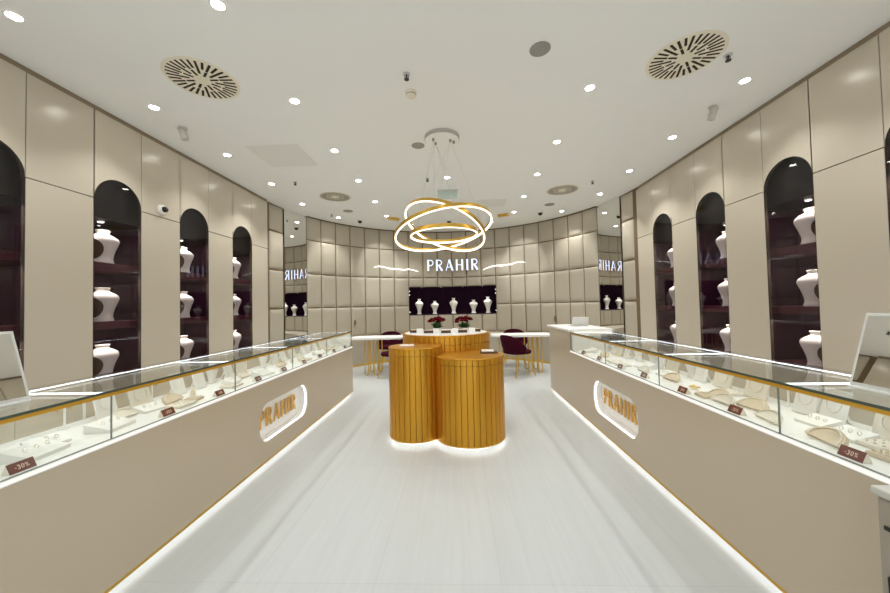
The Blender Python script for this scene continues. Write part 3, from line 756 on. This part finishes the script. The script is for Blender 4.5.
# white cabinet at the right edge
t = thing('floor_cabinet', 'pale grey pedestal cabinet at the right edge, before the counter', 'cabinet', (1.40, .80, 0), 0)
b = MB(); b.box(1.29, 1.512, .60, 1.022, 0, .76, 0, bev=.008); part('body', b, 'box', t)
b = MB(); b.box(1.282, 1.514, .592, 1.03, .7605, .785, 0, bev=.006); part('lid', b, 'lid', t)
b = MB(); b.box(1.286, 1.2895, .62, 1.004, .675, .686, 0); part('slot', b, 'dark', t, label='dark slot line across the front')
b = MB(); b.tube([(1.287, .985, .56), (1.275, .985, .555), (1.275, .985, .515), (1.275, .93, .505), (1.287, .93, .505)], .006, 6); part('handle', b, 'dark', t, label='dark handle')

# ------------------------------------------------------------------ golden island of three drums
isl = thing('display_island', 'golden slatted island of three joined round drums in the middle of the floor', 'display island', (0, 3.7, 0))
DR = [((.217, 3.425), .345, .832, 'front right'), ((-.318, 3.47), .268, .917, 'front left'), ((-.025, 4.10), .515, 1.0, 'back')]
def drum(c, r, h, nm, ns, seam):
    mb = MB(); z0 = .05
    for i in range(ns):
        a0 = 2*PI*i/ns; gp = .005/r
        bow = .0025
        pts = []
        for q in range(5):
            a = a0+gp/2+(2*PI/ns-gp)*q/4; rr = r-bow+bow*math.sin(PI*(q/4)*.84+.25)
            pts.append((rr*math.cos(a), rr*math.sin(a)))
        poly = pts+[((r-.02)*math.cos(a0+2*PI/ns), (r-.02)*math.sin(a0+2*PI/ns)), ((r-.02)*math.cos(a0), (r-.02)*math.sin(a0))]
        for za, zb in ((z0, seam-.0015), (seam+.0015, h-.012)):
            mb.prism(poly, za, zb, lambda u, v, d: (c[0]+u, c[1]+v, d), 0)
    mb.cyl(c, r-.018, z0, h-.012, 48, mi=1)
    p = part('drum', mb, ['gold', 'joint'], isl, label=f'{nm} drum of the island')
    def sub(n, m, mt, lb=None):
        o = part(n, m, mt, isl, label=lb); o.parent = p
    t = MB(); t.lathe([(r-.002, h-.012), (r+.002, h-.010), (r+.002, h-.002), (r-.001, h)], 64, (c[0], c[1], 0)); sub('top_rim', t, 'gold')
    t = MB(); t.cyl(c, r-.03, h, h+.0025, 48); sub('top', t, 'white' if nm == 'back' else 'gold')
    b = MB(); b.lathe([(r+.003, z0-.012), (r+.003, z0)], 64, (c[0], c[1], 0)); sub('base_ring', b, 'brass')
    b = MB(); b.cyl(c, r-.05, 0, z0-.012, 40); sub('plinth', b, 'white')
    b = MB(); b.lathe([(r-.035, z0-.020), (r-.012, z0-.020), (r-.012, z0-.0125), (r-.035, z0-.0125), (r-.035, z0-.020)], 48, (c[0], c[1], 0), caps=False, smooth=False); sub('light_strip', b, 'ledkick')
drum(*DR[0], 38, .765); drum(*DR[1], 30, .845); drum(*DR[2], 56, .90)
# things on the island
def px_items():
    c, r, h = DR[2][0], DR[2][1], 1.0+.0027
    for i, a in enumerate((-152, -128, -104, -76, -52, -28)):
        x, y = c[0]+.40*math.cos(R(a)), c[1]+.40*math.sin(R(a))
        if i in (0, 5): continue
    for i, xx in enumerate((-.30, -.105, .105, .30)):
        yy = c[1]-.25+.25*abs(xx)
        t = MB(); t.prism([(.03, 0), (-.03, 0), (-.03, .055), (.01, .055)], -.035, .035, lambda u, v, q: (q, -u, v))
        solo('white_stand', t, 'white', f'small white wedge stand on the tall drum, {["leftmost of four", "second from left", "third from left", "rightmost of four"][i]}', 'display stand', 'white wedge stands on the tall drum', (xx-.02, yy, h), 0, True)
    for i, (xx, yy) in enumerate(((-.38, 4.10), (-.20, 3.99), (.0, 3.96), (.19, 3.99), (.35, 4.10))):
        t = MB(); t.box(-.055, .055, -.045, .045, 0, .03, 0, bev=.003); 
        o = thing('jewellery_tray', f'small brown jewellery tray on the tall drum, {["leftmost of five", "second from left", "in the middle", "fourth from left", "rightmost of five"][i]}', 'tray', (xx-.02, yy, h), 0, 'brown trays on the tall drum')
        part('tray', t, 'traybr', o, True); q = MB(); q.box(-.045, .045, -.035, .035, .0302, .034, 0); part('pad', q, 'beige', o, True)
px_items()
t = thing('jewellery_tray', 'cream pad with earrings on the front left drum', 'tray', (-.40, 3.44, .9197)); b = MB(); b.box(-.07, .07, -.05, .05, 0, .012, 0, bev=.003); part('cushion', b, 'offwhite', t, True)
b = MB()
for i in range(4): b.lathe([(0, 0), (.005, .002), (.005, .005), (0, .007)], 8, (-.045+.03*i, 0, .0121), caps=False)
part('earring', b, 'pearl', t, True)
t = thing('jewellery_tray', 'white card and dark tray on the front right drum', 'tray', (.425, 3.46, .8347)); b = MB(); b.box(-.085, .085, -.05, .05, 0, .014, 0, bev=.003); part('tray', b, 'traybr', t, True)
b = MB(); b.box(-.075, .045, -.045, .03, .0143, .03, 0, bev=.003); part('card', b, 'offwhite', t, True)

# flower pots
def flowers(name, label, loc, seed):
    rr = random.Random(seed); t = thing(name, label, 'flowers', loc, 0, 'dark red flower pots on the island')
    b = MB(); b.lathe([(.045, 0), (.05, .02), (.052, .035), (.046, .035), (.042, .015)], 24); part('pot', b, 'pot', t, True)
    f = MB()
    for i in range(70):
        a = rr.uniform(0, 2*PI); el = rr.uniform(.3, 1.2); L = rr.uniform(.08, .135); w = .015
        d = Vector((math.cos(a)*math.cos(el), math.sin(a)*math.cos(el), math.sin(el))); s = Vector((-math.sin(a), math.cos(a), 0))*w
        p0 = Vector((0, 0, .025)); p1 = p0+d*L*.6; p2 = p0+d*L+Vector((0, 0, -.012)); nn = d.cross(s).normalized()*.0015
        f.add([p0+s*.3, p0-s*.3, p1-s, p1+s, p2, p1+nn*3], [(0, 1, 5), (1, 2, 5), (3, 0, 5), (2, 4, 5), (4, 3, 5)], 0, True)
    part('foliage', f, 'green', t, True)
    for i in range(13):
        a = i*2.4+rr.uniform(-.3, .3); q = math.sqrt((i+.5)/13)*.105
        c = Vector((math.cos(a)*q, math.sin(a)*q*.8, 0.155-q*q*4.0+rr.uniform(-.008, .008)))
        m = MB()
        for k, (r1, z1) in enumerate(((.034, 0), (.027, .009), (.016, .015))):
            for j in range(6):
                b0 = j*PI/3+k*.5; s = 6
                ctr = c+Vector((math.cos(b0), math.sin(b0), 0))*r1*.45+Vector((0, 0, z1))
                m.lathe([(0, -.008), (r1*.45, -.004), (r1*.52, .005), (r1*.3, .013), (0, .014)], 7, ctr, caps=False)
        part('blossom', m, 'rose', t, True)
flowers('flower_pot', 'white pot of dark red flowers on the tall golden drum, left one', (-.145, 4.30, 1.0027), 3)
flowers('flower_pot', 'white pot of dark red flowers on the tall golden drum, right one', (.20, 4.30, 1.0027), 8)

# ------------------------------------------------------------------ tables and chairs at the back
def table(side, sgn, xc):
    t = thing('consult_table', f'white rounded consulting table on brass loop legs, {side} of the island', 'table', (xc, 6.80, 0), 0, 'white consulting tables')
    b = MB(); pts = [(u, v) for u, v in rrect(-.62, .62, -.28, .28, .22)]
    b.prism(pts, .69, .725, lambda u, v, d: (xc+u, 6.80+v, d)); part('tabletop', b, 'white', t)
    for x in (sgn*1.49, sgn*1.67, sgn*.98):
        dx = 0; pts = [(x-.035, 6.60, .69), (x-.035, 6.60, .03), (x-.028, 6.60, .008), (x, 6.60, .007), (x+.028, 6.60, .008), (x+.035, 6.60, .03), (x+.035, 6.60, .69)]
        q = MB(); q.tube(pts, .011, 8)
        if abs(x) > 1.2: part('leg', q, 'brass', t)
        q = MB(); q.tube([(a, 7.00, c) for a, _, c in pts], .011, 8); part('leg', q, 'brass', t)
table('left', -1, -1.42); table('right', 1, 1.38)
def chair_proto():
    t = thing('bucket_chair', 'wine-purple bucket chair with brass legs right of the island, nearest', 'chair', (0, 0, 0), 0, 'wine-purple bucket chairs')
    b = MB(); pts = [(.24*math.copysign(abs(math.cos(a))**.8, math.cos(a)), .24*math.copysign(abs(math.sin(a))**.8, math.sin(a))) for a in [2*PI*i/28 for i in range(28)]]
    lv = [(.80, .405), (.96, .412), (1.0, .43), (1.0, .455), (.95, .472), (.6, .476), (.0, .470)]
    vs = [(u*k, v*k, z) for k, z in lv for u, v in pts]; n = 28
    b.add(vs, [(j*n+i, j*n+(i+1) % n, (j+1)*n+(i+1) % n, (j+1)*n+i) for j in range(len(lv)-1) for i in range(n)], 0, True)
    b.add([vs[i] for i in range(n)], [list(range(n))[::-1]], 0)
    part('seat', b, 'velvet', t, True)
    # curved shell: back at -x ; chair faces +x
    def shell(off):
        def f(u, v):
            a = PI+(u-.5)*R(165); e = abs(u-.5)*2
            top = .755-.22*e**2.4
            z = .44+(top-.44)*v
            r = .235+off+.055*v+.01*math.sin(PI*v)
            return (r*math.cos(a)*.98-.02*v*(1-e), r*math.sin(a), z)
        return f
    b = MB(); b.grid(shell(.012), 22, 8); b.grid(shell(-.012), 22, 8)
    for v in (0, 1):
        b.grid(lambda u, w, v=v: tuple(Vector(shell(.012)(u, v))*(1-w)+Vector(shell(-.012)(u, v))*w+Vector((0, 0, .008*math.sin(PI*w)*v))), 22, 3)
    for u in (0, 1): b.grid(lambda w, v, u=u: tuple(Vector(shell(.012)(u, v))*(1-w)+Vector(shell(-.012)(u, v))*w), 2, 8)
    part('backrest', b, 'velvet', t, True)
    for sx, sy in ((1, 1), (1, -1), (-1, 1), (-1, -1)):
        q = MB(); q.tube([(sx*.13, sy*.13, .408), (sx*.235, sy*.225, .0)], .012, 8, rr=[.014, .008]); part('leg', q, 'brass', t, True)
    return t
ch = chair_proto()
ch.location = (1.12, 6.47, 0); ch.rotation_euler = (0, 0, R(40))
ch.location = (1.20, 6.39, 0); ch.rotation_euler = (0, 0, R(32))
dup(ch, (-1.08, 6.39, 0), R(160), 'wine-purple bucket chair left of the island, half hidden by the golden drums', 'wine-purple bucket chairs')
dup(ch, (1.33, 7.45, 0), R(-95), 'wine-purple bucket chair tucked behind the right white table', 'wine-purple bucket chairs')
dup(ch, (-1.38, 7.45, 0), R(-85), 'wine-purple bucket chair tucked behind the left white table', 'wine-purple bucket chairs')

# ------------------------------------------------------------------ ring chandelier
chd = thing('ring_chandelier', 'chandelier of three tilted gold light rings hanging from a round canopy', 'chandelier', (-.02, 4.04, CZ))
b = MB(); b.lathe([(.0005, -.046), (.203, -.046)], 48, (-.02, 4.04, CZ), caps=False); b.lathe([(.203, -.046), (.208, -.041), (.208, -.0005)], 48, (-.02, 4.04, CZ), mi=1, caps=False); part('canopy', b, ['ceiling', 'canopy'], chd)
for x, y in ((-.12, 3.98), (-.10, 4.08), (.08, 4.02), (.12, 4.06)):
    b = MB(); b.lathe([(.012, -.075), (.015, -.07), (.015, -.046)], 12, (x, y, CZ)); part('cable_gland', b, 'grey', chd)
def ring(c, r, nrm, hb):
    c = Vector(c); n = Vector(nrm).normalized(); e1 = Vector((0, 1, 0)).cross(n).normalized(); e2 = n.cross(e1)
    def P(a, rr, h): return tuple(c+(e1*math.cos(a)+e2*math.sin(a))*rr+n*h)
    N = 96; b = MB(); wd = .018
    sec = [(r+wd/2, 0), (r+wd/2, hb), (r-wd/2, hb), (r-wd/2, .012), (r-wd/2+.004, .012), (r-wd/2+.004, .0)]
    for k in range(len(sec)-1):
        if k == 3: continue
        vs = [P(2*PI*i/N, *sec[k]) for i in range(N)]+[P(2*PI*i/N, *sec[k+1]) for i in range(N)]
        b.add(vs, [(i, (i+1) % N, N+(i+1) % N, N+i) for i in range(N)], 0, True)
    p = part('ring', b, 'brass', chd)
    l = MB(); s2 = [(r+wd/2-.002, -.001), (r+wd/2-.002, -.008), (r-wd/2-.001, -.008), (r-wd/2-.001, .011)]
    for k in range(3):
        vs = [P(2*PI*i/N, *s2[k]) for i in range(N)]+[P(2*PI*i/N, *s2[k+1]) for i in range(N)]
        l.add(vs, [(i, (i+1) % N, N+(i+1) % N, N+i) for i in range(N)], 0, True)
    o = part('diffuser', l, 'ledring', chd); o.parent = p
    return lambda a: P(a, r, hb)
fA = ring((-.022, 4.048, 2.205), .582, (-.202, .194, 1), .038)
fB = ring((-.014, 4.049, 2.241), .496, (.375, .345, 1), .038)
fC = ring((-.02, 4.04, 2.15), .395, (-.02, .03, 1), .042)
for f, an, src in ((fA, (.5, 2.6, 4.7), (.08, 4.02)), (fB, (.3, 2.4, 4.4), (-.12, 3.98)), (fC, (.9, 3.0, 5.2), (-.10, 4.08))):
    for a in an:
        b = MB(); b.tube([(src[0], src[1], CZ-.05), f(a)], .0016, 5); part('cable', b, 'silver', chd)
l = bpy.data.lights.new('chandelier_glow', 'POINT')
bpy.data.lights.remove(l)

# ------------------------------------------------------------------ ceiling fittings
DL = [(x, y) for x in (-2.83, -1.415, 0, 1.415, 2.83) for y in (1.09, 2.15, 3.215, 4.285, 5.345, 6.44)]
DL = [(x, y) for x, y in DL if not (x == 0 and 3 < y < 5) and not (x == 0 and y > 6)]
DL += [(-2.0, 7.42), (2.0, 7.42), (-1.42, 7.50), (1.405, 7.51), (-.98, 8.35), (.98, 8.35), (-2.50, 7.50), (2.46, 7.556)]
DL = [d for d in DL if d not in ((-2.0, 7.42), (2.0, 7.42))]
rowlab = {-2.83: 'row along the left wall', -1.415: 'row left of the centre', 0: 'middle row', 1.415: 'row right of the centre', 2.83: 'row along the right wall'}
first = None
for i, (x, y) in enumerate(DL):
    if x in rowlab:
        ysr = sorted(q for p, q in DL if p == x and q > 2)
        if y < 2: lab = f'recessed round downlight behind the viewer in the {rowlab[x]}'
        else: lab = f'recessed round downlight, {ORD[ysr.index(y)]} from the entrance in the {rowlab[x]}'
    else:
        lab = {-1.42: 'recessed round downlight above left of the sign, near the gold spot bar', 1.405: 'recessed round downlight above right of the sign, near the gold spot bar', -.98: 'recessed round downlight nearest the padded wall, left of the sign', .98: 'recessed round downlight nearest the padded wall, right of the sign', -2.50: 'recessed round downlight nearest the left mirror strip', 2.46: 'recessed round downlight nearest the right mirror strip'}[x]
    if first is None:
        t = thing('downlight', lab, 'ceiling light', (x, y, CZ), 0, 'round recessed downlights')
        b = MB(); b.lathe([(.038, -.002), (.048, -.006), (.056, -.0005)], 28, caps=False); part('frame', b, 'white', t, True)
        b = MB(); b.lathe([(.0005, -.0025), (.040, -.0025)], 28, caps=False); part('diffuser', b, 'downlight', t, True)
        first = t
    else: dup(first, (x, y, CZ), 0, lab, 'round recessed downlights')
    l = bpy.data.lights.new('downlight_beam', 'SPOT'); l.energy = 28 if y < 4.5 else 48; l.spot_size = R(104); l.spot_blend = .6; l.shadow_soft_size = .045; l.color = (.985, .995, 1)
    o = bpy.data.objects.new('downlight_beam', l); COL.objects.link(o); o.location = (x, y, CZ-.012)

def vent(x, y, r, lab):
    t = thing('air_vent', lab, 'vent', (x, y, CZ), 0, 'round slotted ceiling vents')
    b = MB(); b.lathe([(r*.97, -.006), (r*1.06, -.005), (r*1.09, -.0005)], 56, caps=False); b.lathe([(.0005, -.006), (r*.98, -.006)], 56, caps=False); part('plate', b, 'ventplate', t, True)
    s = MB()
    def slot(a, r0, r1, w):
        ca, sa = math.cos(a), math.sin(a)
        T = Matrix.Rotation(a, 4, 'Z'); s.box(r0, r1, -w/2, w/2, -.0072, -.0058, 0, T=T)
    for i in range(32):
        a = 2*PI*i/32+.05; slot(a, r*.62 if i % 2 else r*.56, r*.985, r*.072)
    for i in range(16):
        a = 2*PI*i/16+.05; slot(a, r*.25 if i % 2 == 0 else r*.36, r*.56 if i % 2 else r*.52, r*.075)
    part('slots', s, 'ventdark', t, True)
vent(-2.06, 2.855, .262, 'large round slotted ceiling vent, front left'); vent(2.06, 2.865, .262, 'large round slotted ceiling vent, front right')
vent(-2.06, 6.08, .262, 'round slotted ceiling vent, back left beyond the chandelier'); vent(2.04, 6.14, .262, 'round slotted ceiling vent, back right beyond the chandelier')
def disc(name, x, y, r, h, m, lab, cat, grp=None):
    b = MB(); b.lathe([(r*.93, -h), (r, -h*.7), (r, -.0005)], 32)
    return solo(name, b, m, lab, cat, grp, (x, y, CZ), 0, True)
disc('ceiling_speaker', .824, 2.689, .082, .006, 'grey', 'grey round ceiling speaker in front of the chandelier, right of centre', 'speaker', 'round ceiling speakers')
disc('ceiling_speaker', -.33, 4.233, .082, .006, 'grey', 'grey round ceiling speaker just left of the chandelier canopy', 'speaker', 'round ceiling speakers')
disc('ceiling_speaker', -2.127, 7.014, .10, .006, 'grey', 'grey round ceiling speaker behind the back left vent', 'speaker', 'round ceiling speakers')
disc('ceiling_speaker', 2.049, 7.024, .10, .006, 'grey', 'grey round ceiling speaker behind the back right vent', 'speaker', 'round ceiling speakers')
t = thing('smoke_detector', 'small white smoke detector on the ceiling before the chandelier', 'smoke detector', (-.27, 3.157, CZ))
b = MB(); b.lathe([(.030, -.045), (.045, -.04), (.048, -.02), (.052, -.018), (.052, -.0005)], 24); part('body', b, 'ventplate', t, True); b = MB(); b.lathe([(.047, -.032), (.047, -.026)], 24, caps=False); part('slot_band', b, 'ventdark', t, True)
def sprinkler(x, y, lab):
    t = thing('sprinkler', lab, 'sprinkler', (x, y, CZ), 0, 'ceiling sprinklers')
    b = MB(); b.lathe([(.03, -.006), (.032, -.0005)], 16); part('rose', b, 'silver', t, True)
    b = MB(); b.cyl((0, 0), .007, -.045, -.006, 8); b.lathe([(.022, -.050), (.022, -.046)], 12); b.tube([(-.012, 0, -.008), (-.018, 0, -.028), (-.006, 0, -.045)], .003, 5); b.tube([(.012, 0, -.008), (.018, 0, -.028), (.006, 0, -.045)], .003, 5); part('head', b, 'dark', t, True)
sprinkler(-.275, 2.906, 'small sprinkler head on the ceiling just before the smoke detector')
sprinkler(2.407, 2.861, 'small sprinkler head beside the front right ceiling vent')
sprinkler(2.416, 5.734, 'small sprinkler head near the back right ceiling vent')
sprinkler(-2.55, 7.216, 'small sprinkler head near the left mirror strip')
sprinkler(-2.42, 5.30, 'small sprinkler head beside a downlight near the left wall')
sprinkler(-.31, 5.35, 'small sprinkler head behind the chandelier cables')
def spotcam(x, y, sgn, lab):
    t = thing('ceiling_camera', lab, 'camera', (x, y, CZ), 0, 'white ceiling cameras')
    b = MB(); b.lathe([(.035, -.02), (.038, -.0005)], 20); part('mount', b, 'camgrey', t, True)
    b = MB(); b.lathe([(.036, -.06), (.036, .06)], 20, T=Matrix.Translation((0, 0, -.075)) @ Matrix.Rotation(R(20)*sgn, 4, 'Y')); b.lathe([(.028, -.065), (.028, -.0605)], 16, T=Matrix.Translation((0, 0, -.075)) @ Matrix.Rotation(R(20)*sgn, 4, 'Y')); part('body', b, 'camgrey', t, True)
spotcam(-2.849, 3.60, -1, 'small white cylinder camera under the ceiling by the left wall'); spotcam(2.837, 3.63, 1, 'small white cylinder camera under the ceiling by the right wall')
def dome(x, y, lab):
    t = thing('dome_camera', lab, 'camera', (x, y, CZ), 0, 'dome cameras')
    b = MB(); b.lathe([(.06, -.03), (.062, -.0005)], 24); part('mount', b, 'white', t, True)
    b = MB(); b.lathe([(0, -.085), (.025, -.08), (.042, -.062), (.048, -.031)], 20, caps=False); part('lens', b, 'dark', t, True)
dome(-2.09, 7.75, 'dark dome camera on the ceiling near the padded wall, left'); dome(1.985, 7.55, 'dark dome camera on the ceiling near the padded wall, right'); dome(-.04, 8.05, 'dark dome camera on the ceiling seen through the chandelier rings')
# wall camera
t = thing('dome_camera', 'white round wall camera with dark lens on the left wall panels', 'camera', (-W, 3.86, 2.52), 0, 'dome cameras')
T = Matrix.Rotation(R(90), 4, 'Y')
b = MB(); b.lathe([(.055, 0.0005), (.055, .025), (.045, .04)], 24, T=T); part('mount', b, 'white', t, True)
b = MB(); b.lathe([(.034, .0405), (.032, .06), (.02, .075), (0, .08)], 20, T=T, caps=False); part('lens', b, 'dark', t, True)
# access hatches
for (x0, x1, y0, y1), lab in (((-2.46, -1.80, 4.07, 4.70), 'square flush access hatch in the ceiling near the left wall'), ((.53, 1.12, 6.56, 7.03), 'square flush access hatch in the ceiling behind the chandelier')):
    t = thing('ceiling_hatch', lab, 'hatch', ((x0+x1)/2, (y0+y1)/2, CZ), 0, 'ceiling hatches')
    b = MB()
    for q in ((x0, x1, y0, y0+.012), (x0, x1, y1-.012, y1), (x0, x0+.012, y0+.012, y1-.012), (x1-.012, x1, y0+.012, y1-.012)): b.box(*q, CZ-.004, CZ-.0005)
    part('frame', b, 'hatch', t); b = MB(); b.box(x0+.016, x1-.016, y0+.016, y1-.016, CZ-.003, CZ-.0005); part('panel', b, 'hatch', t)
# gold spot bars
for x, y, rz, lab in ((-1.29, 7.68, R(28), 'left'), (1.19, 7.66, R(-30), 'right')):
    b = MB(); b.box(-.12, .12, -.05, .05, -.05, -.0005, 0, bev=.004)
    solo('spot_bar', b, 'brass', f'short gold ceiling bar {lab} of the chandelier, before the sign', 'light bar', 'gold ceiling bars', (x, y, CZ), rz, True)
for x, tx in ((-1.29, -1.85), (1.19, 1.80)):
    l = bpy.data.lights.new('bar_spot', 'SPOT'); l.energy = 40; l.spot_size = R(50); l.spot_blend = .5; l.shadow_soft_size = .03; l.color = (.97, .99, 1)
    o = bpy.data.objects.new('bar_spot', l); COL.objects.link(o); o.location = (x, 7.68, CZ-.07)
    o.rotation_euler = (Vector((tx, 8.70, 2.42))-o.location).to_track_quat('-Z', 'Y').to_euler()
# hanging exit panel
t = thing('exit_sign', 'translucent turquoise hanging sign plate on the ceiling behind the chandelier', 'sign', (-.01, 5.92, CZ))
b = MB(); b.box(-.19, .17, 5.905, 5.935, CZ-.025, CZ-.0005, 0); part('bracket', b, 'silver', t)
b = MB(); b.box(-.18, .16, 5.917, 5.923, CZ-.15, CZ-.026, 0); part('plate', b, 'exitg', t)

# ------------------------------------------------------------------ world and view
w = bpy.data.worlds.new('world'); SC.world = w; w.use_nodes = True
w.node_tree.nodes['Background'].inputs[0].default_value = (.96, 1, 1.05, 1); w.node_tree.nodes['Background'].inputs[1].default_value = .9
# remove the bust prototype
for c in list(protoB.children): bpy.data.objects.remove(c)
bpy.data.objects.remove(protoB)
SC.cycles.max_bounces = 10; SC.cycles.diffuse_bounces = 5; SC.cycles.glossy_bounces = 5; SC.cycles.transparent_max_bounces = 24
SC.cycles.use_denoising = True
SC.cycles.sample_clamp_indirect = 6
SC.view_settings.view_transform = 'Standard'; SC.view_settings.look = 'None'; SC.view_settings.gamma = 1; SC.view_settings.use_curve_mapping = False
SC.view_settings.exposure = .55
